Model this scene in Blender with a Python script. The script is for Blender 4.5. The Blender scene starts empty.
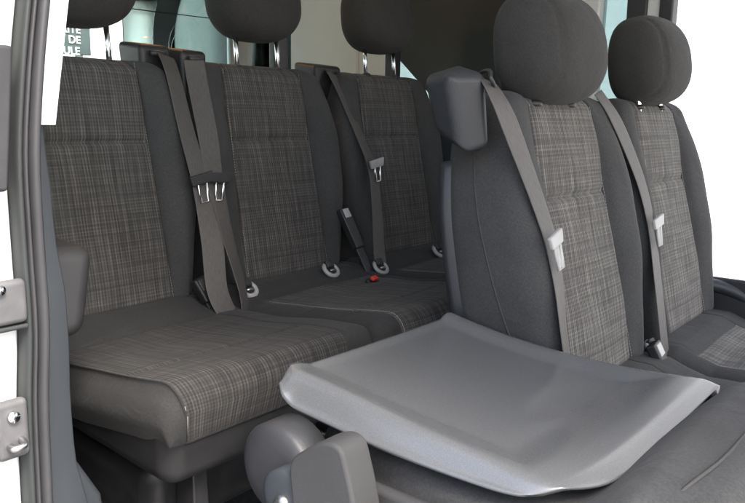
import bpy, bmesh, math, random
from mathutils import Vector, Matrix
random.seed(7)
scene = bpy.context.scene
COL = scene.collection
R = math.radians

# ------------------------------------------------------------------ helpers
OFF = {}
def root(name, loc, label, cat, group=None):
    o = bpy.data.objects.new(name, None); COL.objects.link(o)
    o.location = loc; o.empty_display_size = .05
    o['label'] = label; o['category'] = cat
    if group: o['group'] = group
    OFF[o] = Vector(loc)
    return o
def off(p): return OFF[p] if p is not None and p in OFF else Vector((0, 0, 0))
def tag(o, label, cat, group=None):
    o['label'] = label; o['category'] = cat
    if group: o['group'] = group
    return o
def obj(name, verts, faces, mats, parent=None, fm=None, uv=None, smooth=True, kind=None, auto=None):
    d = off(parent)
    me = bpy.data.meshes.new(name)
    me.from_pydata([tuple(Vector(v) - d) for v in verts], [], faces)
    if not isinstance(mats, (list, tuple)): mats = [mats]
    for m in mats: me.materials.append(m)
    if fm: me.polygons.foreach_set('material_index', fm)
    if uv:
        l = me.uv_layers.new(name='UVMap')
        for lp in me.loops: l.data[lp.index].uv = uv[lp.vertex_index]
    bm = bmesh.new(); bm.from_mesh(me); bmesh.ops.recalc_face_normals(bm, faces=bm.faces[:]); bm.to_mesh(me); bm.free()
    me.polygons.foreach_set('use_smooth', [smooth] * len(me.polygons))
    me.update()
    o = bpy.data.objects.new(name, me); COL.objects.link(o)
    if parent is not None: o.parent = parent; OFF[o] = d
    if kind: o['kind'] = kind
    return o
def bevel(o, w, seg=3, ang=35):
    m = o.modifiers.new('bevel', 'BEVEL'); m.width = w; m.segments = seg; m.limit_method = 'ANGLE'; m.angle_limit = R(ang)
    n = o.modifiers.new('wn', 'WEIGHTED_NORMAL'); n.keep_sharp = False
    return o
def boxv(x0, x1, y0, y1, z0, z1):
    v = [(x, y, z) for x in (x0, x1) for y in (y0, y1) for z in (z0, z1)]
    return v, [(0,1,3,2),(4,6,7,5),(0,4,5,1),(2,3,7,6),(0,2,6,4),(1,5,7,3)]
def box(name, x0, x1, y0, y1, z0, z1, m, parent=None, b=.004, **k):
    v, f = boxv(x0, x1, y0, y1, z0, z1)
    o = obj(name, v, f, m, parent, **k)
    if b: bevel(o, b)
    return o
def hexa(name, bot, top, m, parent=None, b=.01, seg=4):
    """eight corners: bottom loop, top loop"""
    o = obj(name, list(bot) + list(top), [(0,3,2,1),(4,5,6,7),(0,1,5,4),(1,2,6,5),(2,3,7,6),(3,0,4,7)], m, parent)
    return bevel(o, b, seg)
def spline(P, k=6, closed=False):
    P = [Vector(p) for p in P]; n = len(P); out = []
    rng = range(n if closed else n - 1)
    for i in rng:
        if closed: a, b, c, d = P[i-1], P[i], P[(i+1) % n], P[(i+2) % n]
        else: a, b, c, d = P[max(i-1, 0)], P[i], P[i+1], P[min(i+2, n-1)]
        for j in range(k):
            t = j / k
            out.append(.5 * ((2*b) + (c-a)*t + (2*a-5*b+4*c-d)*t*t + (3*b-a-3*c+d)*t**3))
    if not closed: out.append(P[-1])
    return out
def tube_vf(P, r, n=8, closed=False, cap=True):
    P = [Vector(p) for p in P]; V = []; Fc = []
    m = len(P); prev = None
    for i, p in enumerate(P):
        if closed: t = P[(i+1) % m] - P[i-1]
        else: t = P[min(i+1, m-1)] - P[max(i-1, 0)]
        t.normalize()
        a = prev - t * prev.dot(t) if prev is not None else t.orthogonal()
        if a.length < 1e-6: a = t.orthogonal()
        a.normalize(); prev = a; b = t.cross(a)
        rr = r[i] if isinstance(r, (list, tuple)) else r
        for j in range(n):
            th = 2*math.pi*j/n
            V.append(p + a*math.cos(th)*rr + b*math.sin(th)*rr)
    for i in range(m if closed else m-1):
        for j in range(n):
            i2 = (i+1) % m
            Fc.append((i*n+j, i*n+(j+1) % n, i2*n+(j+1) % n, i2*n+j))
    if cap and not closed:
        Fc.append(tuple(range(n))); Fc.append(tuple((m-1)*n+j for j in range(n)))
    return V, Fc
def tube(name, P, r, m, parent=None, n=8, closed=False):
    v, f = tube_vf(P, r, n, closed); return obj(name, v, f, m, parent)
def merge(*vfs):
    V, Fc = [], []
    for v, f in vfs:
        b = len(V); V += list(v); Fc += [tuple(i+b for i in q) for q in f]
    return V, Fc
def ribbon(name, P, S, w, th, m, parent=None):
    """P centre line, S side directions, flat webbing with thickness"""
    P = spline(P, 10); S = spline(S, 10); V = []; Fc = []; UV = []; L = 0
    n = len(P)
    for i in range(n):
        t = (P[min(i+1, n-1)] - P[max(i-1, 0)]).normalized()
        s = (S[i] - t*S[i].dot(t)).normalized(); q = s.cross(t)
        if i: L += (P[i]-P[i-1]).length
        prof = [(-.5,-.35),(-.46,-.5),(-.25,-.46),(0,-.5),(.25,-.46),(.46,-.5),(.5,-.35),(.5,.35),(.46,.5),(.25,.46),(0,.5),(-.25,.46),(-.46,.5),(-.5,.35)]
        for a, b in prof:
            V.append(P[i] + s*w*a + q*th*b); UV.append((a*w, L))
    k = 14
    for i in range(n-1):
        for j in range(k): Fc.append((i*k+j, i*k+(j+1) % k, (i+1)*k+(j+1) % k, (i+1)*k+j))
    Fc += [tuple(range(k)), tuple((n-1)*k+j for j in range(k))]
    return obj(name, V, Fc, m, parent, uv=UV)
def lerp_tab(tab, x):
    if x <= tab[0][0]: return tab[0][1]
    for (a, va), (b, vb) in zip(tab, tab[1:]):
        if x <= b:
            t = (x-a)/(b-a); t = t*t*(3-2*t) if False else t
            return va + (vb-va)*t
    return tab[-1][1]
def smooth_tab(tab, n=200):
    """dense Catmull-Rom table so outlines have no kinks"""
    P = spline([(a, b, 0) for a, b in tab], 12)
    return [(p.x, p.y) for p in P]

# ------------------------------------------------------------------ materials
def mat(name, color, rough=.6, metal=0, spec=.5, noise=None, bump=None, coat=0):
    m = bpy.data.materials.new(name); m.use_nodes = True
    nt = m.node_tree; b = nt.nodes['Principled BSDF']
    b.inputs['Base Color'].default_value = (*color, 1); b.inputs['Roughness'].default_value = rough
    b.inputs['Metallic'].default_value = metal; b.inputs['Specular IOR Level'].default_value = spec
    if coat: b.inputs['Coat Weight'].default_value = coat; b.inputs['Coat Roughness'].default_value = .15
    tc = nt.nodes.new('ShaderNodeTexCoord')
    if noise:
        sc, amt = noise
        n = nt.nodes.new('ShaderNodeTexNoise'); n.inputs['Scale'].default_value = sc; n.inputs['Detail'].default_value = 6
        nt.links.new(tc.outputs['Object'], n.inputs['Vector'])
        mr = nt.nodes.new('ShaderNodeMapRange'); mr.inputs[1].default_value = .3; mr.inputs[2].default_value = .7
        mr.inputs[3].default_value = 1-amt; mr.inputs[4].default_value = 1+amt
        nt.links.new(n.outputs['Fac'], mr.inputs[0])
        mx = nt.nodes.new('ShaderNodeVectorMath'); mx.operation = 'SCALE'; mx.inputs[0].default_value = color
        nt.links.new(mr.outputs[0], mx.inputs['Scale']); nt.links.new(mx.outputs[0], b.inputs['Base Color'])
        mr2 = nt.nodes.new('ShaderNodeMapRange'); mr2.inputs[1].default_value = .3; mr2.inputs[2].default_value = .7
        mr2.inputs[3].default_value = max(rough-.06, .02); mr2.inputs[4].default_value = min(rough+.08, 1)
        nt.links.new(n.outputs['Fac'], mr2.inputs[0]); nt.links.new(mr2.outputs[0], b.inputs['Roughness'])
    if bump:
        sc, st, dist = bump
        n = nt.nodes.new('ShaderNodeTexNoise'); n.inputs['Scale'].default_value = sc; n.inputs['Detail'].default_value = 3
        nt.links.new(tc.outputs['Object'], n.inputs['Vector'])
        bp = nt.nodes.new('ShaderNodeBump'); bp.inputs['Strength'].default_value = st; bp.inputs['Distance'].default_value = dist
        nt.links.new(n.outputs['Fac'], bp.inputs['Height']); nt.links.new(bp.outputs[0], b.inputs['Normal'])
    return m
def fabric_plain(name, color, sheen=.05):
    m = mat(name, color, .92, 0, .2, noise=(9, .13))
    nt = m.node_tree; b = nt.nodes['Principled BSDF']
    b.inputs['Sheen Weight'].default_value = sheen; b.inputs['Sheen Roughness'].default_value = .5
    tc = nt.nodes.new('ShaderNodeTexCoord')
    n = nt.nodes.new('ShaderNodeTexNoise'); n.inputs['Scale'].default_value = 900; n.inputs['Detail'].default_value = 2
    n2 = nt.nodes.new('ShaderNodeTexNoise'); n2.inputs['Scale'].default_value = 11; n2.inputs['Detail'].default_value = 4; n2.inputs['Distortion'].default_value = .8
    nt.links.new(tc.outputs['Object'], n.inputs['Vector']); nt.links.new(tc.outputs['Object'], n2.inputs['Vector'])
    n3 = nt.nodes.new('ShaderNodeTexNoise'); n3.inputs['Scale'].default_value = 330; n3.inputs['Detail'].default_value = 3
    nt.links.new(tc.outputs['Object'], n3.inputs['Vector'])
    r3 = nt.nodes.new('ShaderNodeMapRange'); r3.inputs[1].default_value = .3; r3.inputs[2].default_value = .7; r3.inputs[3].default_value = .84; r3.inputs[4].default_value = 1.18
    nt.links.new(n3.outputs['Fac'], r3.inputs[0])
    old = b.inputs['Base Color'].links[0].from_socket
    s3 = nt.nodes.new('ShaderNodeVectorMath'); s3.operation = 'SCALE'; nt.links.new(old, s3.inputs[0]); nt.links.new(r3.outputs[0], s3.inputs['Scale'])
    nt.links.new(s3.outputs[0], b.inputs['Base Color'])
    b1 = nt.nodes.new('ShaderNodeBump'); b1.inputs['Strength'].default_value = .5; b1.inputs['Distance'].default_value = .0010
    b2 = nt.nodes.new('ShaderNodeBump'); b2.inputs['Strength'].default_value = .6; b2.inputs['Distance'].default_value = .010
    nt.links.new(n.outputs['Fac'], b1.inputs['Height']); nt.links.new(n2.outputs['Fac'], b2.inputs['Height'])
    nt.links.new(b2.outputs[0], b1.inputs['Normal']); nt.links.new(b1.outputs[0], b.inputs['Normal'])
    return m
def fabric_plaid(name, base, light, gain=1.0):
    m = bpy.data.materials.new(name); m.use_nodes = True
    nt = m.node_tree; N = nt.nodes; L = nt.links; b = N['Principled BSDF']
    b.inputs['Roughness'].default_value = .95; b.inputs['Specular IOR Level'].default_value = .15
    b.inputs['Sheen Weight'].default_value = .04
    uv = N.new('ShaderNodeUVMap'); uv.uv_map = 'UVMap'
    def streak(sx, sy, lo, hi, off):
        mp = N.new('ShaderNodeMapping'); mp.inputs['Scale'].default_value = (sx, sy, 1); mp.inputs['Location'].default_value = (off, off*.7, 0)
        L.new(uv.outputs[0], mp.inputs['Vector'])
        n = N.new('ShaderNodeTexNoise'); n.inputs['Scale'].default_value = 1; n.inputs['Detail'].default_value = 2; n.inputs['Roughness'].default_value = .6
        L.new(mp.outputs[0], n.inputs['Vector'])
        r = N.new('ShaderNodeMapRange'); r.inputs[1].default_value = lo; r.inputs[2].default_value = hi
        L.new(n.outputs['Fac'], r.inputs[0]); return r.outputs[0]
    def math_(op, a, c):
        q = N.new('ShaderNodeMath'); q.operation = op
        for i, s in enumerate((a, c)):
            if isinstance(s, (int, float)): q.inputs[i].default_value = s
            else: L.new(s, q.inputs[i])
        return q.outputs[0]
    def wave(axis, period, lo, hi, off):
        sx = N.new('ShaderNodeSeparateXYZ'); L.new(uv.outputs[0], sx.inputs[0])
        wob = N.new('ShaderNodeTexNoise'); wob.inputs['Scale'].default_value = 30; wob.inputs['Detail'].default_value = 1
        mp = N.new('ShaderNodeMapping'); mp.inputs['Scale'].default_value = (1, .05, 1) if axis == 0 else (.05, 1, 1); L.new(uv.outputs[0], mp.inputs[0]); L.new(mp.outputs[0], wob.inputs[0])
        ph = math_('ADD', math_('MULTIPLY', sx.outputs[axis], 2*math.pi/period), math_('ADD', math_('MULTIPLY', wob.outputs[0], 5.0), off))
        sn = math_('SINE', ph, 0)
        r = N.new('ShaderNodeMapRange'); r.inputs[1].default_value = lo; r.inputs[2].default_value = hi; L.new(sn, r.inputs[0]); return r.outputs[0]
    vfine = streak(640, 16, .46, .70, 3)        # thin light warp threads
    vband = math_('MULTIPLY', math_('ADD', math_('MULTIPLY', wave(0, .0165, -.5, .8, 0), .55), .35), streak(75, 6, .36, .6, 11))
    hfine = streak(16, 600, .48, .72, 23)
    hband = math_('MULTIPLY', math_('ADD', math_('MULTIPLY', wave(1, .021, -.6, .7, 1), .5), .35), streak(5, 70, .38, .6, 31))
    weave = streak(1400, 1400, .3, .7, 5)
    V1 = math_('MULTIPLY', wave(0, .0064, -.1, .95, 0), math_('ADD', math_('MULTIPLY', streak(110, 2.5, .38, .6, 7), .8), .2))
    V2 = math_('MULTIPLY', vband, .40)
    H1 = math_('MULTIPLY', wave(1, .0072, -.1, .95, 2), math_('ADD', math_('MULTIPLY', streak(2.5, 110, .38, .6, 17), .8), .2))
    t = math_('ADD', math_('MULTIPLY', V1, .62), math_('MULTIPLY', H1, .26))
    t = math_('ADD', t, V2)
    t = math_('MULTIPLY', t, math_('SUBTRACT', 1.0, math_('MULTIPLY', hband, .62)))
    t = math_('ADD', t, math_('MULTIPLY', math_('ADD', vfine, hfine), .14))
    t = math_('MULTIPLY', t, math_('ADD', math_('MULTIPLY', weave, .7), .6))
    t = math_('MINIMUM', math_('MULTIPLY', t, gain), 1)
    mx = N.new('ShaderNodeMix'); mx.data_type = 'RGBA'
    L.new(t, mx.inputs[0]); mx.inputs[6].default_value = (*base, 1); mx.inputs[7].default_value = (*light, 1)
    L.new(mx.outputs[2], b.inputs['Base Color'])
    bp = N.new('ShaderNodeBump'); bp.inputs['Strength'].default_value = .4; bp.inputs['Distance'].default_value = .0008
    L.new(t, bp.inputs['Height']); L.new(bp.outputs[0], b.inputs['Normal'])
    return m
def glass(name, tint, trans=.8, rough=.02):
    m = bpy.data.materials.new(name); m.use_nodes = True
    nt = m.node_tree; N = nt.nodes; L = nt.links; N.remove(N['Principled BSDF'])
    t = N.new('ShaderNodeBsdfTransparent'); t.inputs[0].default_value = (*tint, 1)
    g = N.new('ShaderNodeBsdfGlossy'); g.inputs['Roughness'].default_value = rough
    f = N.new('ShaderNodeFresnel'); f.inputs[0].default_value = 1.45
    mx = N.new('ShaderNodeMixShader'); L.new(f.outputs[0], mx.inputs[0]); L.new(t.outputs[0], mx.inputs[1]); L.new(g.outputs[0], mx.inputs[2])
    L.new(mx.outputs[0], N['Material Output'].inputs[0])
    return m
M = {}
M['plain'] = fabric_plain('charcoal_fabric', (.050, .0505, .051))
M['head'] = fabric_plain('headrest_fabric', (.039, .0385, .037))
M['roll'] = fabric_plain('cushion_fabric', (.036, .036, .0355))
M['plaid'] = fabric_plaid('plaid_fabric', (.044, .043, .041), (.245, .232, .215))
M['plaid_rear_shaded'] = fabric_plaid('shaded_rear_plaid_fabric', (.036, .035, .034), (.165, .158, .150), .95)  # same plaid, dimmed in colour for the rear row farther from the light
M['plaid_seat_shaded'] = fabric_plaid('shaded_plaid_seat_fabric', (.024, .0235, .023), (.105, .101, .096), .9)  # same plaid again for cushions, weaker light put into its colours
M['thread'] = mat('seam_thread', (.22, .21, .195), .8)
M['thread_dark'] = mat('dark_thread', (.04, .04, .04), .8)
M['black'] = mat('black_plastic', (.020, .020, .022), .45, noise=(30, .15), bump=(700, .25, .0006))
M['grain'] = mat('grained_plastic', (.025, .028, .032), .42, noise=(6, .1), bump=(520, .5, .0009))
M['panel'] = mat('back_panel_plastic', (.110, .113, .116), .24, bump=(750, .10, .0005), spec=1.0)
def wear(m):
    # fine moulded grain in the panel
    nt = m.node_tree; N = nt.nodes; L = nt.links; b = N['Principled BSDF']
    tc = N.new('ShaderNodeTexCoord')
    d_ = N.new('ShaderNodeTexNoise'); d_.inputs['Scale'].default_value = 650; d_.inputs['Detail'].default_value = 3; L.new(tc.outputs['Object'], d_.inputs[0])
    q = N.new('ShaderNodeMapRange'); q.inputs[1].default_value = .35; q.inputs[2].default_value = .7; L.new(d_.outputs['Fac'], q.inputs[0])
    mx = N.new('ShaderNodeMix'); mx.data_type = 'RGBA'; L.new(q.outputs[0], mx.inputs[0])
    mx.inputs[6].default_value = (.094, .098, .102, 1); mx.inputs[7].default_value = (.116, .120, .124, 1)
    L.new(mx.outputs[2], b.inputs['Base Color'])
wear(M['panel'])
M['trim'] = mat('blue_grey_trim', (.032, .038, .044), .62, noise=(5, .1), bump=(500, .3, .0006))
M['bracket'] = mat('bracket_plastic', (.036, .036, .037), .75, noise=(12, .1), bump=(500, .4, .0008))
M['grey'] = mat('grey_plastic', (.030, .031, .034), .5, noise=(12, .12), bump=(300, .3, .0008))
M['panm'] = mat('seat_base_vinyl', (.026, .026, .027), .5, noise=(20, .12), bump=(600, .3, .0006))
M['rubber'] = mat('rubber_seal', (.032, .032, .035), .5, noise=(14, .15))
M['rubber2'] = mat('dark_rubber', (.022, .026, .026), .6, noise=(14, .15))
M['web'] = None
M['chrome'] = mat('chrome', (.8, .8, .82), .14, 1, noise=(20, .05))
M['steel'] = mat('steel', (.55, .55, .55), .35, 1, noise=(30, .15))
M['pale'] = mat('pale_plastic', (.38, .38, .37), .4, noise=(25, .08))
M['midpale'] = mat('worn_grey_plastic', (.36, .36, .36), .4, noise=(25, .1))
M['plate'] = mat('aged_plate', (.09, .09, .093), .5, noise=(40, .2))
M['red'] = mat('red_plastic', (.62, .05, .03), .35, noise=(30, .05))
M['white'] = mat('white_paint', (.8, .8, .8), .3, noise=(4, .03), coat=.5)
M['beige'] = mat('beige_trim', (.74, .74, .71), .7, noise=(5, .06), bump=(300, .2, .0006))
M['lightgrey'] = mat('light_grey_trim', (.66, .67, .67), .6, noise=(5, .05))
M['carpet'] = mat('floor_lining', (.09, .092, .095), .95, noise=(60, .3), bump=(400, .8, .003))
M['glassd'] = glass('far_tinted_glass', (.46, .55, .55))
M['shade'] = mat('dark_shade', (.022, .024, .02), .5, noise=(5, .2))
M['glass'] = glass('tinted_glass', (.60, .72, .71))
M['glass2'] = glass('privacy_glass', (.05, .06, .055))
M['clear'] = glass('clear_glass', (.85, .93, .89))
M['facade'] = mat('white_render', (.8, .8, .78), .85, noise=(2, .05), bump=(60, .3, .004))
M['ground'] = mat('concrete', (.34, .33, .31), .9, noise=(3, .2), bump=(40, .5, .004))
M['slate'] = mat('slate_board', (.085, .105, .115), .6, noise=(4, .1))
M['carpaint'] = mat('dark_teal_paint', (.03, .055, .06), .3, noise=(3, .1))
M['teal'] = mat('grey_green_shutter', (.15, .17, .168), .7, noise=(3, .12))
# belt webbing: ribbed weave
def webbing():
    m = mat('belt_webbing', (.115, .105, .10), .55, spec=.4)
    nt = m.node_tree; N = nt.nodes; L = nt.links; b = N['Principled BSDF']
    uv = N.new('ShaderNodeUVMap'); uv.uv_map = 'UVMap'
    mp = N.new('ShaderNodeMapping'); mp.inputs['Scale'].default_value = (700, 60, 1); L.new(uv.outputs[0], mp.inputs[0])
    n = N.new('ShaderNodeTexNoise'); n.inputs['Scale'].default_value = 1; L.new(mp.outputs[0], n.inputs[0])
    r = N.new('ShaderNodeMapRange'); r.inputs[1].default_value = .3; r.inputs[2].default_value = .7; r.inputs[3].default_value = .8; r.inputs[4].default_value = 1.25
    L.new(n.outputs[0], r.inputs[0])
    s = N.new('ShaderNodeVectorMath'); s.operation = 'SCALE'; s.inputs[0].default_value = (.080, .075, .071); L.new(r.outputs[0], s.inputs['Scale'])
    L.new(s.outputs[0], b.inputs['Base Color'])
    bp = N.new('ShaderNodeBump'); bp.inputs['Strength'].default_value = .4; bp.inputs['Distance'].default_value = .0005
    L.new(n.outputs[0], bp.inputs['Height']); L.new(bp.outputs[0], b.inputs['Normal'])
    return m
M['web'] = webbing()

# ------------------------------------------------------------------ seats
FLOOR = -.90
REAR = dict(o=Vector((.838, 1.364, -.389)), rc=.1902)
MID = dict(o=Vector((1.344, .527, -.466)), rc=.2338)
W_TAB = smooth_tab([(-.05, .186), (0, .196), (.08, .214), (.16, .230), (.25, .240), (.34, .243), (.42, .231), (.48, .212), (.54, .192)])
P_TAB = smooth_tab([(-.05, .016), (.05, .022), (.18, .032), (.3, .034), (.4, .026), (.48, .014), (.55, .006)])
def frame(o, rc):
    up = Vector((0, math.sin(rc), math.cos(rc))); nn = Vector((0, -math.cos(rc), math.sin(rc)))
    return lambda x, s, n: o + Vector((x, 0, 0)) + up*s + nn*n
def wi_at(s): return .143 - .0115 * max(0, min(1, s/.514))
def backrest_section(s, T, S0, S1):
    w = lerp_tab(W_TAB, s); wi = wi_at(s); p = lerp_tab(P_TAB, s)
    puff = .006
    h = [(0, puff), (wi*.5, puff*.9), (wi-.016, puff*.55), (wi-.004, .001), (wi, -.005), (wi+.005, .003), (wi+.02, p*.62),
         (wi+(w-wi)*.55, p), (w-.016, p*.72), (w-.002, p*.1-.004), (w, -.04), (w-.002, -T*.6), (w-.012, -T*.9), (w-.05, -T), (w*.4, -T-.006), (0, -T-.008)]
    return h, wi
def make_backrest(fr, parent, T=(.165, .125), S0=-.035, S1=.538, plaid='plaid_rear_shaded', name='backrest', Tf=None, Wf=None, stitch=True):
    NS = 120; K = 4; rows = []; seam = {-1: [], 1: []}; crease = []
    for i in range(NS+1):
        s = S0 + (S1-S0)*i/NS
        TT = T[0] + (T[1]-T[0])*(s-S0)/(S1-S0)
        if Tf: TT = Tf(s)
        h, wi = backrest_section(s, TT, S0, S1)
        if Wf: h = [(x*Wf(s), n) for x, n in h]; wi *= Wf(s)
        half = spline([(a, b, 0) for a, b in h], K)
        loop = [(-q.x, q.y) for q in reversed(half)][:-1] + [(q.x, q.y) for q in half][:-1]   # starts at centre back, passes the front centre, ends at the back
        # rounded ends
        top = max(0, (s-(S1-.045))/.045); bot = max(0, ((S0+.03)-s)/.03)
        kt = math.sqrt(max(0, 1-min(1, top)**2.2)); kb = math.sqrt(max(0, 1-min(1, bot)**2))
        k = min(kt, kb)
        row = []
        for (x, n) in loop:
            if abs(x) < wi-.001 and n > -.02:
                n -= .008*math.exp(-((s-.334)/.0055)**2)*min(1, (wi-abs(x))/.012)
                n += .005*abs(math.sin(math.pi*min(1, max(0, (s/.334 if s < .334 else (s-.334)/.19))))) 
            # slow irregularity of the padding
            n += .0018*math.sin(s*31+x*9)*math.cos(x*23+s*7) if n > -.05 else 0
            c = -TT*.5
            n2 = c + (n-c)*(.12+.88*k); x2 = x - math.copysign(min(abs(x), .035*(1-k)), x)
            row.append((x2, s, n2, x, n))
        rows.append(row)
    m = len(rows[0]); V = []; UV = []
    for row in rows:
        for (x, s, n, x0, n0) in row: V.append(fr(x, s, n)); UV.append((x0*1.0, s + (0 if n0 > -.02 else n0)))
    F, FM = [], []
    for i in range(NS):
        s = rows[i][0][1]
        for j in range(m):
            j2 = (j+1) % m
            F.append((i*m+j, i*m+j2, (i+1)*m+j2, (i+1)*m+j))
            a, b2 = rows[i][j], rows[i][j2]
            front = a[4] > -.03 and b2[4] > -.03
            FM.append(1 if front and abs((a[3]+b2[3])/2) < wi_at(s) and s > -.02 else 0)
    F += [tuple(range(m)), tuple(NS*m+j for j in range(m))]; FM += [0, 0]
    o = obj(name, V, F, [M['plain'], M[plaid]], parent, FM, UV)
    # stitched seams: one lumpy pale thread on each side of the insert
    if stitch:
        for sg in (-1, 1):
            P, Rr = [], []
            for i in range(420):
                ss = -.01 + .515*i/419
                P.append(fr(sg*(wi_at(ss)-.0035), ss, .0030)); Rr.append((.0011 if sg < 0 else .0007) if (i % 5) < 3 else .0002)
            v, f = tube_vf(P, Rr, 5); obj('seam_stitching', v, f, M['thread'], o)
    return o
def headrest(parent, c, w, h, t, gap, rc, posts=(-.07, .07), post_cover=False, yaw=0):
    """padded headrest: rounded pad with front and side seams plus two steel posts"""
    up = Vector((0, math.sin(rc*.5), math.cos(rc*.5))); nn = Vector((0, -math.cos(rc*.5), math.sin(rc*.5)))
    NU, NV = 72, 44; V = []; F = []
    def se(a, e): return math.copysign(abs(a)**e, a)
    for i in range(NV+1):
        ph = -math.pi/2 + math.pi*i/NV
        for j in range(NU):
            th = 2*math.pi*j/NU
            cx = se(math.cos(ph), .62)
            x = cx*se(math.cos(th), .72); n = cx*se(math.sin(th), .82); z = se(math.sin(ph), .74)
            # wider in the upper half, drawn in below
            ww = w/2*(1 + .03*z - .10*max(0, -z-.35)); 
            nn_ = n*t/2*(1 - .10*z) + (.012*(1-z*z) if n > 0 else 0)
            # seams: small grooves where the side panels meet the front panel
            g = math.exp(-((abs(x)-.66)/.020)**2)*.0055 if n > 0 else 0
            nn_ -= g
            V.append(Vector(c) + Vector((x*ww, 0, 0)) + up*(z*h/2) + nn*nn_)
    for i in range(NV):
        for j in range(NU): F.append((i*NU+j, i*NU+(j+1) % NU, (i+1)*NU+(j+1) % NU, (i+1)*NU+j))
    pad = obj('headrest', V, F, M['head'], parent)
    for px in posts:
        b = Vector(c) + Vector((px, 0, 0)) - up*(h/2+gap+.02); tpt = Vector(c) + Vector((px, 0, 0)) - up*(h/2-.03)
        tube('headrest_post', [b, tpt], .0062, M['chrome'], pad, 12)
        cc = Vector(c) + Vector((px, 0, 0)) - up*(h/2+gap+.002)
        vs = [cc - up*.006, cc + up*.001, cc + up*.005]
        tube('post_sleeve', vs, [.014, .014, .010], M['black'], pad, 16)
    if post_cover:
        q = Vector(c) + Vector((posts[1]+.035, .03, 0)) - up*(h/2+gap*.5)
        box('headrest_bracket', q.x-.022, q.x+.03, q.y-.01, q.y+.02, q.z-.05, q.z+.06, M['black'], pad, .008)
    return pad
def make_cushion(parent, o, w, zs, ins, m_in='plaid_seat_shaded', depth=.50, side_drop=.092, right_w=None, back_roll=.10, square=False):
    """seat cushion lofted front to back; o = insert bottom point of the backrest; ins = (left, right) edges of the patterned insert"""
    NT = 90; V = []; UV = []; rows = []
    xl, xr = -w, (right_w or w)
    for i in range(NT+1):
        t = -.05 + (depth+.05)*i/NT
        zt = o.z + lerp_tab(zs, t)
        e = max(0, (t-(depth-.046))/.046)
        drop = (1-math.sqrt(max(0, 1-e*e)))*side_drop
        zb = o.z + lerp_tab(zs, min(t, depth-.02)) - side_drop
        h = []
        L = spline([(xl+.012, -side_drop, 0), (xl-.006, -side_drop*.6, 0), (xl-.002, -side_drop*.28, 0), (xl+.012, -.006, 0), (ins[0]-.006, .004, 0), (ins[0], -.002, 0), (ins[0]+.008, .003, 0),
                    ((ins[0]+ins[1])*.5-.07, .004, 0), ((ins[0]+ins[1])*.5+.07, .004, 0), (ins[1]-.008, .003, 0), (ins[1], -.002, 0), (ins[1]+.006, .004, 0), (xr-.018, -.001, 0), (xr-.002, -.018, 0), (xr+.004, -side_drop*.55, 0), (xr-.002, -side_drop, 0)], 5)
        row = []
        for q in L:
            dz = q.y
            # transverse seams
            for ts in (back_roll, depth-.14):
                dz -= .005*math.exp(-((t-ts)/.005)**2) * max(0, min(1, (q.x-ins[0])/.01, (ins[1]-q.x)/.01))
            z = zt + dz*(1 if dz > -.02 else 1) - drop
            z = max(z, zb)
            ce = max(0, (t-(depth-.10))/.10); xx = q.x - math.copysign(.030*(1-math.sqrt(max(0, 1-ce**2.2)))*min(1, abs(q.x)/.23)**2.5, q.x) if not square else q.x
            yy = o.y - t + .030*(max(0, min(1, (zt-z)/side_drop)))**1.6*max(0, min(1, (t-depth+.12)/.12))**2
            z += .0022*math.sin(q.x*17+t*11)*math.sin(t*19+q.x*5) if dz > -.012 else 0
            row.append(Vector((o.x+xx, yy, z))); UV.append((q.x, t + drop + (0 if dz > -.02 else dz)))
        rows.append(row)
    m = len(rows[0])
    for r_ in rows: V += r_
    F, FM = [], []
    for i in range(NT):
        t = -.05 + (depth+.05)*(i+.5)/NT
        for j in range(m-1):
            F.append((i*m+j, i*m+j+1, (i+1)*m+j+1, (i+1)*m+j))
            xm = (L[j].x+L[j+1].x)/2
            FM.append(1 if ins[0] < xm < ins[1] and t > back_roll else 0)
    # front face below the rolled edge, then the underside
    b = len(V); zb = o.z + lerp_tab(zs, depth-.02) - side_drop
    for j in range(m): V.append(Vector((rows[-1][j].x, rows[-1][j].y+.004, min(rows[-1][j].z, zb)-.003))); UV.append((rows[-1][j].x-o.x, depth+side_drop+.012))
    for j in range(m-1):
        F.append((NT*m+j, NT*m+j+1, b+j+1, b+j)); xm = (L[j].x+L[j+1].x)/2; FM.append(1 if ins[0] < xm < ins[1] else 0)
    c = obj('cushion', V, F, [M['roll'], M[m_in]], parent, FM, UV)
    # pale stitches along the insert edge
    P, Rr = [], []; k = 0
    ja = min(range(m), key=lambda j: abs(rows[40][j].x-o.x-ins[0]-.004))
    for i in range(NT+1):
        t = -.05 + (depth+.05)*i/NT
        if t < back_roll+.01: continue
        A = rows[i][ja]; B = rows[min(i+1, NT)][ja]
        for q in range(4):
            P.append(A.lerp(B, q/4) + Vector((0, -.0006, .0012))); Rr.append(.0010 if k % 4 < 2 else .0004); k += 1
    kk = [i for i, p in enumerate(P) if p.z > o.z + lerp_tab(zs, depth-.02) - side_drop + .012]; P = [P[i] for i in kk]; Rr = [Rr[i] for i in kk]
    v, f = tube_vf(P, Rr, 5); obj('seam_stitching', v, f, M['thread'], c)
    return c
def pan(parent, x0, x1, y0, y1, z0, z1, name='seat_pan', m='black'):
    """moulded tray under the cushion: rounded corners, drawn in towards the floor"""
    bot = [(x0+.022, y0+.035, z0), (x1-.022, y0+.035, z0), (x1-.022, y1-.03, z0+.03), (x0+.022, y1-.03, z0+.03)]
    top = [(x0, y0, z1), (x1, y0, z1), (x1, y1, z1), (x0, y1, z1)]
    return hexa(name, bot, top, M[m], parent, .034, 7)
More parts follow.
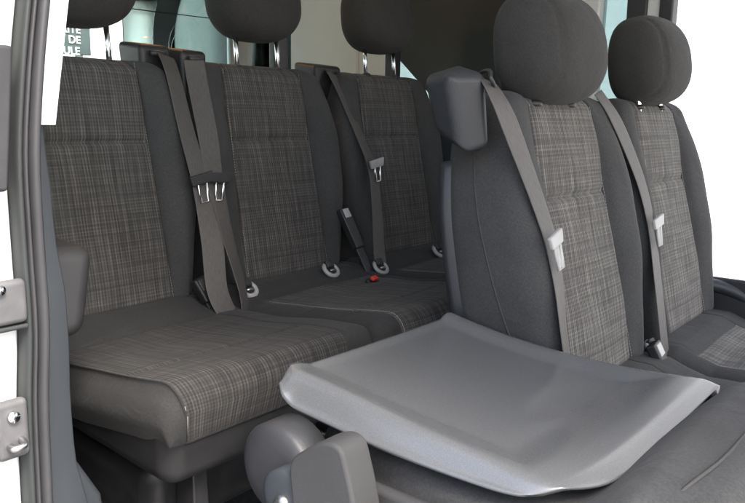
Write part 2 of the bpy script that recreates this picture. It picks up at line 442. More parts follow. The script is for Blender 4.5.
def isofix(parent, c, tilt=.85):
    """pale ring with a dark pocket, pressed into the fabric"""
    c = Vector(c); n = Vector((0, -math.cos(tilt), math.sin(tilt))); u = Vector((1, 0, 0)); v = n.cross(u)
    P = [c + u*math.cos(a)*.021 + v*math.sin(a)*.019*(1.15 if math.sin(a) > 0 else 1) for a in [2*math.pi*k/24 for k in range(24)]]
    o = tube('isofix_ring', P, .0058, M['midpale'], parent, 8, True)
    Vv = [c + n*.003] + [c + u*math.cos(a)*.019 + v*math.sin(a)*.018 + n*.0015 for a in [2*math.pi*k/24 for k in range(24)]]
    obj('pocket', Vv, [(0, 1+k, 1+(k+1) % 24) for k in range(24)], M['black'], o)
    a, b = c - u*.010 + n*.005 - v*.004, c + u*.010 + n*.005 - v*.004
    k0, k1 = c + v*.004, c + v*.024
    hexa('pocket_lid', [k0-u*.012, k0+u*.012, k0+u*.012+n*.009, k0-u*.012+n*.009], [k1-u*.014, k1+u*.014, k1+u*.014+n*.014, k1-u*.014+n*.014], M['black'], o, .003, 2)
    tube('anchor_bar', [a, b], .0028, M['steel'], o, 8)
def stalk_buckle(parent, a, b, m='black', face='midpale'):
    """belt buckle on a short strap"""
    a, b = Vector(a), Vector(b); t = (b-a).normalized(); s = Vector((1, 0, 0)); s = (s - t*s.dot(t)).normalized(); q = s.cross(t)
    def blk(p0, p1, w0, w1, th):
        return [p0+s*w0*i+q*th*j for i, j in ((-1,-1),(1,-1),(1,1),(-1,1))], [p1+s*w1*i+q*th*j for i, j in ((-1,-1),(1,-1),(1,1),(-1,1))]
    lo, hi = blk(a, a+(b-a)*.55, .012, .015, .004); st = hexa('buckle_strap', lo, hi, M[m], parent, .003, 2)
    lo, hi = blk(a+(b-a)*.5, b, .017, .020, .011); bk = hexa('buckle', lo, hi, M[m], parent, .005, 3)
    lo, hi = blk(b-t*.03+q*.0005, b-t*.004, .012, .012, .0125); hexa('buckle_label', lo, hi, M[face], bk, .002, 2)

def seat_base(parent, xs, y0, y1, ztop):
    for x in xs:
        for y in (y0, y1):
            hexa('seat_leg', [(x-.02, y-.035, FLOOR+.012), (x+.02, y-.035, FLOOR+.012), (x+.02, y+.035, FLOOR+.012), (x-.02, y+.035, FLOOR+.012)],
                 [(x-.014, y-.02, ztop), (x+.014, y-.02, ztop), (x+.014, y+.02, ztop), (x-.014, y+.02, ztop)], M['black'], parent, .004, 2)

REAR_Z = [(-.05, -.02), (0, -.012), (.04, -.012), (.08, -.024), (.12, -.034), (.25, -.026), (.38, -.010), (.46, -.002), (.6, -.004)]
rear_labels = ['rear-row seat nearest the dark door pillar, its black base and cushion end in view',
               'rear-row seat in the middle, between the twin crossed belts and the single belt',
               'rear-row seat farthest from the door pillar, partly behind the second-row belt housing']
rear = []
for k in range(3):
    o = REAR['o'] + Vector((.5*k, 0, 0)); fr = frame(o, REAR['rc'])
    r_ = root('rear_seat', (o.x, o.y-.2, FLOOR), rear_labels[k], 'van seat', 'plaid seats in the rear row of the van')
    rear.append(r_)
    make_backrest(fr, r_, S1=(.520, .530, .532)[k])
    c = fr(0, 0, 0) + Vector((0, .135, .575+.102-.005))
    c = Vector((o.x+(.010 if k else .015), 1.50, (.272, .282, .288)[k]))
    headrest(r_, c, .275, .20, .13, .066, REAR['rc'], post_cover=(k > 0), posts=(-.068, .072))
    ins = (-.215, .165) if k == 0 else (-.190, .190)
    make_cushion(r_, o, .232 if k == 0 else .249, REAR_Z, ins, right_w=.249, back_roll=.125 if k == 0 else .105, depth=.515, m_in='plaid_seat_shaded' if k == 0 else 'plaid_rear_shaded')
    pan(r_, o.x-(.228 if k == 0 else .2475), o.x+.2475, o.y-.492, o.y+.02, -.572, -.440, m='panm')
    seat_base(r_, (o.x-.12, o.x+.14), o.y-.40, o.y-.08, -.53)
    pan(r_, o.x-.19, o.x+.21, o.y-.38, o.y, -.72, -.568, name='seat_frame', m='black')
# isofix guides and buckles in the rear row
isofix(rear[1], (1.139, 1.296, -.398)); isofix(rear[1], (1.412, 1.286, -.392)); isofix(rear[2], (1.588, 1.262, -.408)); isofix(rear[2], (1.872, 1.262, -.400))
stalk_buckle(rear[0], (1.030, 1.26, -.45), (1.000, 1.30, -.350), face='grey')
stalk_buckle(rear[1], (1.555, 1.25, -.46), (1.535, 1.36, -.25), face='midpale')
stalk_buckle(rear[1], (1.462, 1.215, -.455), (1.452, 1.178, -.408), face='black')
hexa('buckle_button', [(1.440, 1.170, -.410), (1.464, 1.170, -.410), (1.464, 1.182, -.404), (1.440, 1.182, -.404)], [(1.443, 1.166, -.402), (1.461, 1.166, -.402), (1.461, 1.179, -.396), (1.443, 1.179, -.396)], M['red'], rear[1], .003, 3)

MID_Z = [(-.05, -.03), (0, -.018), (.05, -.018), (.09, -.034), (.13, -.046), (.25, -.040), (.42, -.025), (.6, -.02)]
mid = []
mid_labels = ['second-row seat with the big plastic belt housing on its shoulder, behind the folded seat',
              'second-row seat farthest right, beside the bright open doorway']
for k in range(2):
    o = MID['o'] + Vector((.5*k, 0, 0)); fr = frame(o, MID['rc'])
    r_ = root('middle_seat', (o.x, o.y-.2, FLOOR), mid_labels[k], 'van seat', 'plaid seats in the second row of the van')
    mid.append(r_)
    make_backrest(fr, r_, T=(.185, .12), plaid='plaid')
    headrest(r_, (o.x-(.034, .026)[k], .655, (.124, .134)[k]), (.285, .275)[k], .200, .14, (-.004, .004)[k], MID['rc'])
    make_cushion(r_, o, .245, MID_Z, (-.19, .13), m_in='plaid', back_roll=.085)
    pan(r_, o.x-.245, o.x+.245, o.y-.49, o.y+.02, -.63, -.555)
    seat_base(r_, (o.x-.15, o.x+.15), o.y-.40, o.y-.08, -.61)
    # moulded shell on the back of the backrest, its pale edge shows beside the fabric
    NV_, V, F = 30, [], []
    for i in range(NV_+1):
        s = -.01 + .44*i/NV_; T = .185 + (.12-.185)*(s+.035)/.573
        w = lerp_tab(W_TAB, s)
        for x, n in ((-w+.016, -T+.026), (-w+.004, -T+.008), (-w+.003, -T-.004), (-w+.03, -T-.016), (w-.03, -T-.016), (w-.003, -T-.004), (w-.004, -T+.008), (w-.016, -T+.026)):
            V.append(fr(x, s, n))
    for i in range(NV_):
        for j in range(7): F.append((i*8+j, i*8+j+1, (i+1)*8+j+1, (i+1)*8+j))
    F += [tuple(range(8)), tuple(NV_*8+j for j in range(8))]
    obj('back_shell', V, F, M['grain'], r_)
# seams of the side fabric on the near second-row seat
fr = frame(MID['o'], MID['rc'])
o4 = mid[0]
def side_seam(nf):
    P = []
    for i in range(60):
        s = .0 + .46*i/59; w = lerp_tab(W_TAB, s); P.append(fr(-w-.0004, s, nf(s)))
    return P
tube('side_seam', side_seam(lambda s: -.045-.02*math.sin(s*5)), .0014, M['thread_dark'], o4, 6)
isofix(mid[1], (1.60, .515, -.488)); 
stalk_buckle(mid[1], (1.55, .46, -.54), (1.538, .50, -.455), face='pale')
# pivot bracket at the far end of the second row
box('side_bracket', 2.055, 2.075, .40, .60, -.60, -.40, M['black'], mid[1], .008)
tube('armrest_hinge', spline([(2.03, .60, -.42), (2.06, .50, -.425), (2.075, .40, -.47), (2.075, .34, -.52)], 6), .018, M['grain'], mid[1], 12)

# big belt housing on the near second-row seat (part of that seat)
def housing(parent, bot, top, name='belt_guide', m='grain', b=.016, slot=None):
    h = hexa(name, bot, top, M[m], parent, b, 5)
    return h
h = housing(o4, [(1.040, .662, -.064), (1.078, .630, -.050), (1.098, .700, -.050), (1.030, .720, -.018)],
            [(1.003, .672, .068), (1.054, .630, .070), (1.112, .720, .092), (1.020, .735, .064)])
tube('slot_rim', spline([(1.060, .628, .062), (1.075, .630, .048), (1.098, .660, .048), (1.100, .672, .070), (1.075, .640, .074)], 5, True), .0035, M['black'], h, 8, True)
# housings on the shoulders of the rear row
def small_housing(parent, cx, wx, cy, z0, z1, lean=0):
    bot = [(cx-wx*.8, cy-.028, z0), (cx+wx*.8, cy-.028, z0), (cx+wx*.8, cy+.05, z0), (cx-wx*.8, cy+.05, z0)]
    top = [(cx-wx+lean, cy-.035, z1-.012), (cx+wx+lean, cy-.035, z1-.012), (cx+wx+lean, cy+.06, z1), (cx-wx+lean, cy+.06, z1)]
    g = hexa('belt_guide', bot, top, M['black'], parent, .013, 4)
    tube('slot_rim', [(cx-.02, cy-.04, z1-.03), (cx+.02, cy-.04, z1-.03)], .006, M['grey'], g, 8)
small_housing(rear[0], 1.045, .042, 1.52, .0, .162)
small_housing(rear[1], 1.136, .038, 1.50, .0, .155)
small_housing(rear[2], 1.620, .055, 1.52, .0, .150)

# ------------------------------------------------------------------ belts
def tongue(parent, c, d, s, L=.055, w=.062, m='pale', slot=True):
    """buckle tongue: wide moulded head with a slotted metal blade"""
    c, d, s = Vector(c), Vector(d).normalized(), Vector(s); s = (s-d*s.dot(d)).normalized(); q = s.cross(d)
    if q.y > 0: q = -q
    def pt(a, b, h=0): return c + s*a + d*b + q*h
    lo = [pt(-w/2, -.004, -.004), pt(w/2, -.010, -.004), pt(w*.42, .014, -.004), pt(-w*.42, .018, -.004)]
    hi = [p + q*.009 for p in lo]
    hd = hexa('tongue_head', lo, hi, M[m], parent, .003, 3)
    bw = .011 if slot else .007
    # blade as a frame so the slot really is open
    P = [pt(-bw, .014, .001), pt(-bw*.9, L, .001), pt(bw*.9, L, .001), pt(bw, .014, .001)]
    o = tube('tongue_blade', P, .0032, M['chrome' if m != 'pale' else 'pale'], hd, 8, True)
    if not slot:
        lo = [pt(-bw*.8, .014, -.0015), pt(bw*.8, .014, -.0015), pt(bw*.7, L*.98, -.0015), pt(-bw*.7, L*.98, -.0015)]
        hexa('tongue_plate', lo, [p+q*.003 for p in lo], M['pale'], hd, .001, 1)
BELTG = 'shoulder belts hanging down in front of the seats'
def belt(name, P, S, label, tpos, td, ts, tm, w=.050, tw=.062, **kw):
    o = ribbon(name, P, S, w, .0018, M['web']); tag(o, label, 'seat belt', BELTG)
    # the belt keeps world coordinates; tongue is its part
    tongue(o, tpos, td, ts, m=tm, w=tw, **kw)
    return o
X1 = (1, 0, 0)
belt('seat_belt', [(1.062, 1.475, .128), (1.058, 1.445, .085), (1.050, 1.39, -.04), (1.045, 1.338, -.150), (1.040, 1.30, -.27), (1.020, 1.262, -.37), (1.030, 1.24, -.425)],
     [(1, .3, 0), (1, .3, 0), (1, .2, 0), (1, 0, 0), (.9, -.3, 0), (.95, -.2, 0), (1, 0, 0)],
     'left one of the two rear belts meeting between the pillar-side seat and the middle seat', (1.036, 1.326, -.135), (.10, -.05, -1), (1, -.05, 0), 'grey')
belt('seat_belt', [(1.124, 1.455, .122), (1.120, 1.435, .06), (1.104, 1.385, -.05), (1.085, 1.340, -.150), (1.085, 1.300, -.27), (1.090, 1.262, -.38), (1.085, 1.245, -.43)],
     [(1, -.3, 0), (1, -.3, 0), (1, -.2, 0), (1, .1, 0), (.9, .35, 0), (.8, .5, 0), (.8, .5, 0)],
     'right one of the two rear belts meeting between the pillar-side seat and the middle seat', (1.090, 1.328, -.135), (-.16, -.05, -1), (1, .05, .05), 'grey')
belt('seat_belt', [(1.618, 1.478, .120), (1.622, 1.44, .06), (1.640, 1.385, -.06), (1.648, 1.345, -.15), (1.628, 1.31, -.27), (1.598, 1.275, -.38), (1.590, 1.25, -.44)],
     [(1, .2, 0), (1, .2, 0), (1, .2, 0), (1, .1, 0), (1, .0, 0), (1, -.1, 0), (1, -.1, 0)],
     'rear belt with a pale tongue lying in front of the farthest rear seat', (1.652, 1.335, -.125), (.08, -.05, -1), (1, 0, -.2), 'midpale', w=.043)
CR = (.63, -.60, 0)
bA = belt('seat_belt', [(1.072, .640, .058), (1.064, .622, .040), (1.070, .604, .005), (1.104, .588, -.066), (1.130, .568, -.140), (1.145, .552, -.199), (1.150, .535, -.273), (1.145, .519, -.348), (1.150, .505, -.43)],
     [(.9, -.15, -.2), (.9, -.15, -.1), (.9, -.14, 0), (.9, -.10, 0), (.9, -.05, 0), (.9, 0, 0), (.9, .10, 0), (.9, .2, 0), (.9, .2, 0)],
     'second-row belt coming out of the big housing, small pale tongue on it', (1.120, .532, -.188), (.30, -.1, -1), (1, -.15, .2), 'pale', w=.042, slot=False, tw=.036, L=.056)
bB = belt('seat_belt', [(1.530, .650, .055), (1.545, .622, .012), (1.578, .600, -.05), (1.612, .572, -.14), (1.626, .550, -.23), (1.620, .530, -.32), (1.606, .508, -.41), (1.600, .490, -.50)],
     [(.9, -.1, 0), (.9, -.1, 0), (.9, -.1, 0), (.9, -.05, 0), (.9, 0, 0), (.9, 0, 0), (.9, 0, 0), (.9, 0, 0)],
     'belt in front of the seat beside the open doorway, large pale tongue on it', (1.612, .534, -.208), (.14, -.1, -1), (1, -.1, .1), 'pale', w=.042, slot=False, tw=.046, L=.056)

# ------------------------------------------------------------------ folded seat
fs = root('folded_seat', (.87, .33, FLOOR), 'seat with its backrest folded flat, glossy grey plastic back panel facing up', 'van seat')
o6 = Vector((.881, .665, -.495))
frf = lambda x, s, n: o6 + Vector((x, 0, 0)) + Vector((0, -1, 0))*s + Vector((0, 0, -1))*n
def sm(x, a, b):
    t = max(0, min(1, (x-a)/(b-a))); return t*t*(3-2*t)
make_backrest(frf, fs, S0=-.01, S1=.545, Tf=lambda s: .086 + .066*sm(s, .36, .45), Wf=lambda s: .90+.13*sm(s, .33, .42), plaid='plaid', stitch=False)
P = []
for i in range(50):
    a_ = -1+2*i/49; P.append(frf(a_*.205, .492-.03*a_**4, -.1585+.030*abs(a_)**8))
tube('piping', P, .0022, M['thread_dark'], fs, 6)
# plastic back panel: dished tray with a raised lip all round
NA, NB = 110, 90; V, F = [], []
RN = smooth_tab([(0, -.327), (.25, -.339), (.5, -.354), (.75, -.366), (1, -.378)])     # near lip, rear to front
RF = smooth_tab([(0, -.338), (.25, -.358), (.5, -.368), (.75, -.368), (1, -.358)])     # far lip
def panel_pt(a_, b_, under=False):
    t = (a_+1)/2
    x0 = .652 + .012*b_; x1 = 1.112
    cr = .05*(1-math.sqrt(max(0, 1-max(0, (b_-.88)/.12)**2)))*.6
    x0 += .014*(1-sm(b_, 0, .07))
    x = (x0+cr*.4) + (x1-cr*.3-x0-cr*.4)*t
    yb = .705 + .02*t + .008*math.sin(math.pi*t); 
    yf = .257 + .012*(1-t) + .060*math.exp(-t/.07) + .004*(1-t)
    y = yb + (yf-yb)*b_
    lip = lerp_tab(RN, b_)*(1-t) + lerp_tab(RF, b_)*t - .006*math.sin(math.pi*t)
    nl = 1-sm(t, .06, .19); fl = sm(t, .88, .955); frn = sm(b_, .72, .88); bk = 1-sm(b_, .015, .07)
    up_ = max(nl, fl, frn, bk*.35)
    z = lip - .011*(1-up_)
    z -= .040*(1-sm(t, 0, .07))**1.6*(1-.75*b_**2)*(.5+.5*sm(b_, 0, .12)) + .020*sm(t, .965, 1)**1.5 + (.007-.002*t)*sm(b_, .93, 1.0)**1.5*sm(t, .02, .2) + .012*(1-sm(b_, 0, .02))
    # thumb recess near the front of the dish
    z -= .003*math.exp(-(((t-.62)/.17)**2+((b_-.66)/.07)**2)**2)
    return Vector((x, y, z - (.005+.022*sm(t, .9, 1)*sm(b_, .5, 1) if under else 0)))
for i in range(NB+1):
    for j in range(NA+1):
        V.append(panel_pt(-1+2*j/NA, i/NB))
n0 = len(V); idx = {}
for i in range(NB+1):
    for j in range(NA+1):
        if i in (0, NB) or j in (0, NA):
            p = panel_pt(-1+2*j/NA, i/NB, True); c_ = Vector((.88, .48, p.z)); idx[(i, j)] = len(V); V.append(p.lerp(c_, .02))
for i in range(NB):
    for j in range(NA): F.append((i*(NA+1)+j, i*(NA+1)+j+1, (i+1)*(NA+1)+j+1, (i+1)*(NA+1)+j))
for j in range(NA):
    F.append((j, j+1, idx[(0, j+1)], idx[(0, j)])); F.append((NB*(NA+1)+j, NB*(NA+1)+j+1, idx[(NB, j+1)], idx[(NB, j)]))
for i in range(NB):
    F.append((i*(NA+1), (i+1)*(NA+1), idx[(i+1, 0)], idx[(i, 0)])); F.append((i*(NA+1)+NA, (i+1)*(NA+1)+NA, idx[(i+1, NA)], idx[(i, NA)]))
obj('back_panel', V, F, M['panel'], fs)
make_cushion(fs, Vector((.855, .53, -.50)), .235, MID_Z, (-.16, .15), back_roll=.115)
pan(fs, .62, 1.09, .04, .55, -.66, -.585)
seat_base(fs, (.70, 1.02), .12, .45, -.64)
# hinge cover, bracket and disc on the door side
def disc(name, c, r, depth, m, parent, ry=1.0, dome=.006, n=48):
    c = Vector(c); V = []; prof = [(0, 0), (.55, .12), (.8, .3), (.93, .62), (1.0, 1.0)]
    rings = [(r*(1-.0), depth)] + [(r*a, -dome*(1-b)*2) for a, b in reversed(prof[1:])]
    for rr, dx in rings:
        for k in range(n):
            t = 2*math.pi*k/n; V.append(c + Vector((dx, rr*math.cos(t), rr*ry*math.sin(t))))
    V.append(c + Vector((-dome*2, 0, 0))); F = []
    for i in range(len(rings)-1):
        for k in range(n): F.append((i*n+k, i*n+(k+1) % n, (i+1)*n+(k+1) % n, (i+1)*n+k))
    q = len(V)-1; b = (len(rings)-1)*n
    for k in range(n): F.append((b+k, b+(k+1) % n, q))
    F.append(tuple(range(n)))
    return obj(name, V, F, M[m], parent)
hc = disc('hinge_cover', (.614, .650, -.440), .061, .040, 'grey', fs, 1.0, .006)
d2 = disc('pivot_disc', (.582, .606, -.449), .034, .03, 'trim', fs, 1.0, .002)
disc('pivot_bolt', (.577, .604, -.455), .012, .01, 'steel', d2, 1.0, .003)
P = spline([(.574, .592, -.60), (.574, .584, -.46), (.574, .588, -.400), (.575, .565, -.374), (.576, .535, -.356), (.576, .513, -.357), (.576, .502, -.378), (.574, .484, -.44), (.574, .46, -.60)], 5)
V = [Vector(p) for p in P] + [Vector(p)+Vector((.045, 0, 0)) for p in P]; n = len(P)
F = [tuple(range(n)), tuple(range(n, 2*n))] + [(i, (i+1) % n, n+(i+1) % n, n+i) for i in range(n)]
bevel(obj('hinge_bracket', V, F, M['bracket'], fs), .005, 4)
box('side_shield', .636, .655, .16, .56, -.56, -.425, M['bracket'], fs, .008)

# ------------------------------------------------------------------ the van
van = root('van', (1.3, 1.2, FLOOR), 'white passenger van body around the seats, seen in through its open sliding door', 'van')
# floor and roof
box('floor_panel', .40, 2.25, -1.6, 2.62, FLOOR-.05, FLOOR, M['carpet'], van, 0)
for x in (.66, 1.02, 1.5, 1.98):
    box('floor_rail', x-.02, x+.02, -.4, 1.6, FLOOR+.001, FLOOR+.010, M['steel'], van, .002)
box('roof_panel', .42, 2.24, -1.6, 2.66, .62, .66, M['lightgrey'], van, .02)
# rear edge of the near door opening, swept along the body curve: x as a function of z
XC = smooth_tab([(-1.05, .338), (-.75, .340), (-.42, .347), (-.30, .350), (-.22, .356), (-.135, .356), (-.05, .357), (.02, .364), (.10, .376), (.20, .395), (.35, .43), (.50, .47), (.62, .50)])
def jamb(name, prof, m, z0=-1.0, z1=.60, parent=van):
    """prof: (x offset, y) points, swept up the pillar"""
    V, F = [], []; N = 70; k = len(prof)
    for i in range(N+1):
        z = z0+(z1-z0)*i/N; x = lerp_tab(XC, z)
        for dx, y in prof: V.append((x - .007 + (dx-.006)*.82, y, z))
    for i in range(N):
        for j in range(k): F.append((i*k+j, i*k+(j+1) % k, (i+1)*k+(j+1) % k, (i+1)*k+j))
    F += [tuple(range(k)), tuple(N*k+j for j in range(k))]
    return obj(name, V, F, m, parent)
def arc(cx, cy, rx, ry, a0, a1, n=8): return [(cx+rx*math.cos(R(a0+(a1-a0)*i/n)), cy+ry*math.sin(R(a0+(a1-a0)*i/n))) for i in range(n+1)]
bevel(jamb('door_jamb', [(-.045, .80), (-.045, .755), (-.035, .747), (.006, .749), (.006, .80)], M['white']), .004)
jamb('door_seal', [(.006, .748)] + arc(.0115, .742, .0055, .010, 200, 340) + [(.017, .752), (.017, .79), (.006, .79)], M['rubber2'])
jamb('seal_lip', [(.016, .75)] + arc(.021, .744, .004, .009, 190, 350) + [(.026, .76), (.016, .79)], M['rubber'])
jamb('seal_lip', [(.0255, .76)] + arc(.034, .748, .0085, .014, 180, 360, 12) + [(.0425, .80), (.0255, .80)], M['rubber'])
# white strip on the upper pillar, ending square
def strip(z): return lerp_tab([(-.02, .4185), (.12, .443), (.35, .49), (.6, .54)], z)
V, F = [], []
for i in range(31):
    z = -.014 + .60*i/30; x = strip(z)
    for dx, y in ((-.012, .800), (.0095, .800), (.0095, .806), (-.012, .806)): V.append((x+dx, y, z))
for i in range(30):
    for j in range(4): F.append((i*4+j, i*4+(j+1) % 4, (i+1)*4+(j+1) % 4, (i+1)*4+j))
F += [(0, 1, 2, 3), (120, 121, 122, 123)]
obj('pillar_strip', V, F, M['white'], van, smooth=False)
# blue-grey lining of the pillar below it
V, F = [], []; TR = smooth_tab([(-.90, .50), (-.50, .452), (-.42, .437), (-.33, .434), (-.27, .436), (-.20, .435), (-.148, .428), (-.074, .425), (-.02, .422), (.12, .435), (.6, .52)])
for i in range(61):
    z = -.90 + 1.45*i/60; x1 = lerp_tab(TR, z); x0 = lerp_tab(XC, z) + .02
    for x, y in ((x0, .807), (x1-.004, .807), (x1, .812), (x1+.004, .85), (x0, .85)): V.append((x, y, z))
for i in range(60):
    for j in range(5): F.append((i*5+j, i*5+(j+1) % 5, (i+1)*5+(j+1) % 5, (i+1)*5+j))
F += [tuple(range(5)), tuple(60*5+j for j in range(5))]
obj('pillar_trim', V, F, M['trim'], van)
# lower side lining, stepping in behind the pillar
P = [(.852, -.90), (.852, -.52), (.852, -.40), (.852, -.345)]
lo = [(.40, .852, -.90), (.530, .862, -.90), (.56, 1.1, -.90), (.40, 1.1, -.90)]
m1 = [(.40, .852, -.50), (.497, .862, -.50), (.52, 1.1, -.50), (.40, 1.1, -.50)]
m2 = [(.40, .852, -.435), (.462, .862, -.435), (.49, 1.1, -.435), (.40, 1.1, -.435)]
hi = [(.40, .852, -.345), (.461, .862, -.345), (.48, 1.1, -.345), (.40, 1.1, -.345)]
V = lo+m1+m2+hi; F = [(0, 3, 2, 1), (12, 13, 14, 15)]
for l in range(3):
    for j in range(4): F.append((l*4+j, l*4+(j+1) % 4, (l+1)*4+(j+1) % 4, (l+1)*4+j))
bevel(obj('side_lining', V, F, M['trim'], van), .008, 4)
box('side_trim', .40, .455, 1.11, 2.56, -.90, -.03, M['trim'], van, .01)
# rounded end of the side armrest beside the pillar-side seat
hexa('side_armrest', [(.47, .97, -.315), (.548, .97, -.315), (.60, 1.25, -.315), (.47, 1.25, -.315)], [(.47, .985, -.180), (.580, .985, -.192), (.61, 1.25, -.185), (.47, 1.25, -.178)], M['panm'], van, .022, 5)
box('side_window', .430, .434, .86, 2.50, -.033, .50, M['clear'], van, 0)
box('window_rail', .42, .50, .86, 2.56, .50, .62, M['lightgrey'], van, .01)
box('side_panel', .318, .340, .81, 2.66, -1.05, -.04, M['white'], van, .008)
# latch plates on the jamb
def latch(z, h, parent, name='latch_plate'):
    x = lerp_tab(XC, z)
    p = box(name, x-.040, x-.006, .726, .738, z-h/2, z+h/2, M['plate'], parent, .006)
    return p, x
p, x = latch(-.315, .062, van, 'striker_plate')
tube('striker_loop', spline([(x-.028, .728, -.330), (x-.028, .716, -.330), (x-.018, .715, -.328), (x-.016, .728, -.326)], 4), .0035, M['steel'], p, 8)
disc2 = tube('screw', [(x-.023, .727, -.300), (x-.023, .722, -.300)], .006, M['chrome'], p, 12)
p, x = latch(-.185, .045, van)
tube('screw', [(x-.034, .727, -.170), (x-.034, .722, -.170)], .005, M['chrome'], p, 12)
box('jamb_step', x-.045, x-.006, .728, .750, -.214, -.209, M['rubber2'], p, .002)
# sliding door, slid back along the outside of the body: its dark front edge shows at the left
sd = root('sliding_door', (.27, 1.3, -1.05), 'sliding door pushed back, dark window edge showing at the far left', 'door')
box('door_window', .262, .330, .712, .80, -.035, .50, M['black'], sd, .012)
hexa('door_edge_trim', [(.310, .715, -.075), (.3335, .715, -.075), (.3345, .745, -.075), (.310, .745, -.075)],
     [(.330, .715, .060), (.3475, .715, .060), (.3485, .745, .060), (.330, .745, .060)], M['rubber'], sd, .004, 3)
box('door_skin', .262, .305, .715, 1.9, -.95, -.04, M['white'], sd, .012)

# far side of the van
FX = 2.20
box('far_side_trim', FX, FX+.06, .75, 2.60, -.90, -.045, M['trim'], van, .01)
def quad(name, ys, m, parent, x0=FX, x1=FX+.05, b=.006):
    """ys: polygon of (y, z) extruded in x"""
    n = len(ys); V = [(x0, y, z) for y, z in ys]+[(x1, y, z) for y, z in ys]
    F = [tuple(range(n)), tuple(range(n, 2*n))]+[(i, (i+1) % n, n+(i+1) % n, n+i) for i in range(n)]
    o = obj(name, V, F, m, parent, smooth=False)
    if b: bevel(o, b)
    return o
quad('far_pillar', [(2.20, -.04), (1.86, -.04), (1.86, .62), (2.20, .62)], M['beige'], van, FX-.03, FX+.04)
quad('far_pillar', [(1.86, -.04), (1.74, -.04), (1.74, .25), (1.86, .36)], M['beige'], van, FX-.015, FX+.03)
quad('far_window', [(2.50, -.04), (2.20, -.04), (2.20, .50), (2.50, .50)], M['glassd'], van, FX+.01, FX+.014, 0)
quad('far_corner_pillar', [(2.60, -.04), (2.50, -.04), (2.44, .50), (2.60, .50)], M['lightgrey'], van, FX-.01, FX+.04)
quad('far_window', [(1.74, -.04), (1.02, -.04), (1.02, .52), (1.74, .52)], M['glassd'], van, FX+.012, FX+.016, 0)
quad('window_shade', [(1.72, .62), (1.70, .22), (1.52, .06), (1.38, -.04), (1.02, -.04), (1.02, .62)], M['shade'], van, FX-.012, FX+.006)
quad('window_rail', [(2.60, .50), (.75, .50), (.75, .62), (2.60, .62)], M['lightgrey'], van, FX+.012, FX+.06)
quad('far_door_pillar', [(1.02, -.04), (.945, -.04), (.935, .52), (1.02, .52)], M['lightgrey'], van, FX-.02, FX+.04)
quad('far_window', [(.945, -.04), (.855, -.04), (.855, .52), (.945, .52)], M['glassd'], van, FX+.012, FX+.016, 0)
quad('far_door_pillar', [(.862, -.30), (.815, -.30), (.800, .52), (.862, .52)], M['grey'], van, FX-.01, FX+.03)
quad('far_door_pillar', [(.815, -.30), (.775, -.30), (.765, .52), (.803, .52)], M['lightgrey'], van, FX-.004, FX+.03)
quad('far_door_seal', [(.775, -.90), (.738, -.90), (.728, .52), (.767, .52)], M['rubber'], van, FX-.014, FX+.03)
# rear door with its tinted window
RY = 2.56
box('rear_door_trim', .46, FX, RY, RY+.06, -.90, -.04, M['trim'], van, .01)
box('rear_window', .47, 1.672, RY+.02, RY+.024, -.04, .52, M['clear'], van, 0)
box('rear_window', 1.676, FX, RY+.02, RY+.024, -.04, .52, M['glass'], van, 0)
box('window_rail', .46, FX, RY, RY+.06, .52, .62, M['lightgrey'], van, .01)
tube('heater_wire', [(1.70, RY+.017, .385), (2.19, RY+.017, .39)], .002, M['rubber2'], van, 5)
# interior lamp on the ceiling over the rear row
lamp = box('dome_lamp', 1.28, 1.42, 1.86, 1.94, .598, .622, M['lightgrey'], van, .006)
me = bpy.data.materials.new('lamp_lens'); me.use_nodes = True
bb = me.node_tree.nodes['Principled BSDF']; bb.inputs['Base Color'].default_value = (.9, .5, .2, 1); bb.inputs['Emission Color'].default_value = (1, .45, .12, 1); bb.inputs['Emission Strength'].default_value = 13
box('lamp_lens', 1.295, 1.405, 1.872, 1.928, .590, .600, me, lamp, .003)

# ------------------------------------------------------------------ outside
def plane(name, x0, x1, y0, y1, z, m, kind='structure'):
    return obj(name, [(x0, y0, z), (x1, y0, z), (x1, y1, z), (x0, y1, z)], [(0, 1, 2, 3)], m, kind=kind, smooth=False)
plane('ground', -60, 60, -60, 60, -1.38, M['ground'])
def building(name, x0, x1, y0, y1, z1, m, label):
    t = root(name, ((x0+x1)/2, (y0+y1)/2, -1.38), label, 'wall')
    box('wall_face', x0, x1, y0, y1, -1.379, z1, m, t, .02)
    box('wall_coping', x0-.03, x1+.03, y0-.03, y1+.03, z1+.002, z1+.06, M['lightgrey'], t, .01)
building('white_wall', 5.2, 5.5, -6, 6.2, 3.2, M['facade'], 'bright white wall outside the open doorway at the right')
building('garden_wall', -2.0, 4.28, 6.6, 6.9, 2.6, M['facade'], 'pale wall seen through the clear part of the rear window')
building('grey_green_wall', 4.32, 9.0, 6.5, 6.9, 3.4, M['teal'], 'grey green wall seen through the tinted rear window')
# notice board behind the rear window
def text_part(body, loc, size, m, parent):
    cu = bpy.data.curves.new('lettering', 'FONT'); cu.body = body; cu.size = size; cu.extrude = .002; cu.align_x = 'LEFT'; cu.offset = size*.018
    t = bpy.data.objects.new('tmp', cu); COL.objects.link(t)
    bpy.context.view_layer.update()
    dg = bpy.context.evaluated_depsgraph_get(); me = bpy.data.meshes.new_from_object(t.evaluated_get(dg))
    bpy.data.objects.remove(t)
    o = bpy.data.objects.new('lettering', me); COL.objects.link(o); me.materials.clear(); me.materials.append(m)
    o.parent = parent; d = off(parent)
    o.matrix_local = Matrix.Translation(Vector(loc)-d) @ Matrix.Rotation(R(90), 4, 'X')
    return o
SY = 3.2
sb = root('notice_board', (1.85, SY+.01, -1.38), 'dark slate notice board with white capitals, seen through the rear window', 'sign')
box('board', 1.55, 1.905, SY, SY+.02, .25, .50, M['slate'], sb, .003)
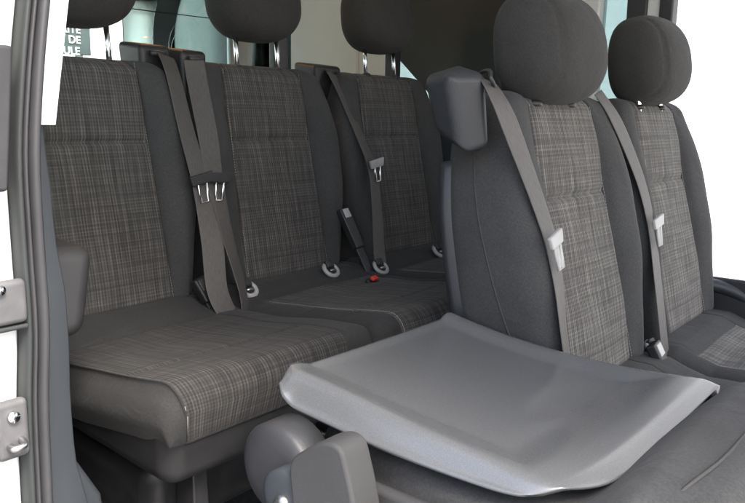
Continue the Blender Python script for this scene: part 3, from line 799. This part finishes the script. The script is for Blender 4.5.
for txt, x, z in (('RITE', 1.766, .342), ('DE', 1.797, .298), ('VÉHICULE', 1.642, .250)):
    text_part(txt, (x, SY-.0022, z), .046, M['white'], sb)
for x in (1.60, 1.86): box('board_post', x-.02, x+.02, SY+.022, SY+.05, -1.379, .48, M['steel'], sb, .004)

# ------------------------------------------------------------------ light, world, camera
w = bpy.data.worlds.new('World'); scene.world = w; w.use_nodes = True
nt = w.node_tree; bg = nt.nodes['Background']; sky = nt.nodes.new('ShaderNodeTexSky'); sky.sky_type = 'NISHITA'; sky.sun_disc = False
SUN_EL, SUN_AZ = R(52), R(200)
sky.sun_elevation = SUN_EL; sky.air_density = 1.0; sky.dust_density = 4.0; sky.ozone_density = .6
sd_ = Vector((-.30, -.75, 0)).normalized()      # horizontal direction towards the sun
sky.sun_rotation = math.atan2(sd_.x, sd_.y)
nt.links.new(sky.outputs[0], bg.inputs[0]); bg.inputs[1].default_value = .15
sl = bpy.data.lights.new('sun', 'SUN'); sl.energy = 1.5; sl.angle = R(20); sl.color = (1, .97, .93)
so = bpy.data.objects.new('sun', sl); COL.objects.link(so)
dirv = -(sd_*math.cos(SUN_EL) + Vector((0, 0, math.sin(SUN_EL))))
so.rotation_euler = dirv.to_track_quat('-Z', 'Y').to_euler(); so.location = (-3, -6, 8)

Fp, pt, rl, yw = 754.4834, .1774, .0140, .6834
d = Vector((math.cos(yw)*math.cos(pt), math.sin(yw)*math.cos(pt), -math.sin(pt)))
r0 = Vector((math.sin(yw), -math.cos(yw), 0)); u0 = r0.cross(d)
rr = math.cos(rl)*r0 + math.sin(rl)*u0; uu = -math.sin(rl)*r0 + math.cos(rl)*u0
cd = bpy.data.cameras.new('camera'); co = bpy.data.objects.new('camera', cd); COL.objects.link(co)
mw = Matrix((rr, uu, -d)).transposed().to_4x4(); co.matrix_world = mw
cd.sensor_width = 36; cd.sensor_fit = 'HORIZONTAL'; cd.lens = Fp/745*36; cd.clip_start = .02; cd.clip_end = 300
scene.camera = co
scene.render.resolution_x = 1024; scene.render.resolution_y = 691
vs = scene.view_settings; vs.view_transform = 'Standard'; vs.look = 'None'; vs.gamma = 1; vs.exposure = 2.15
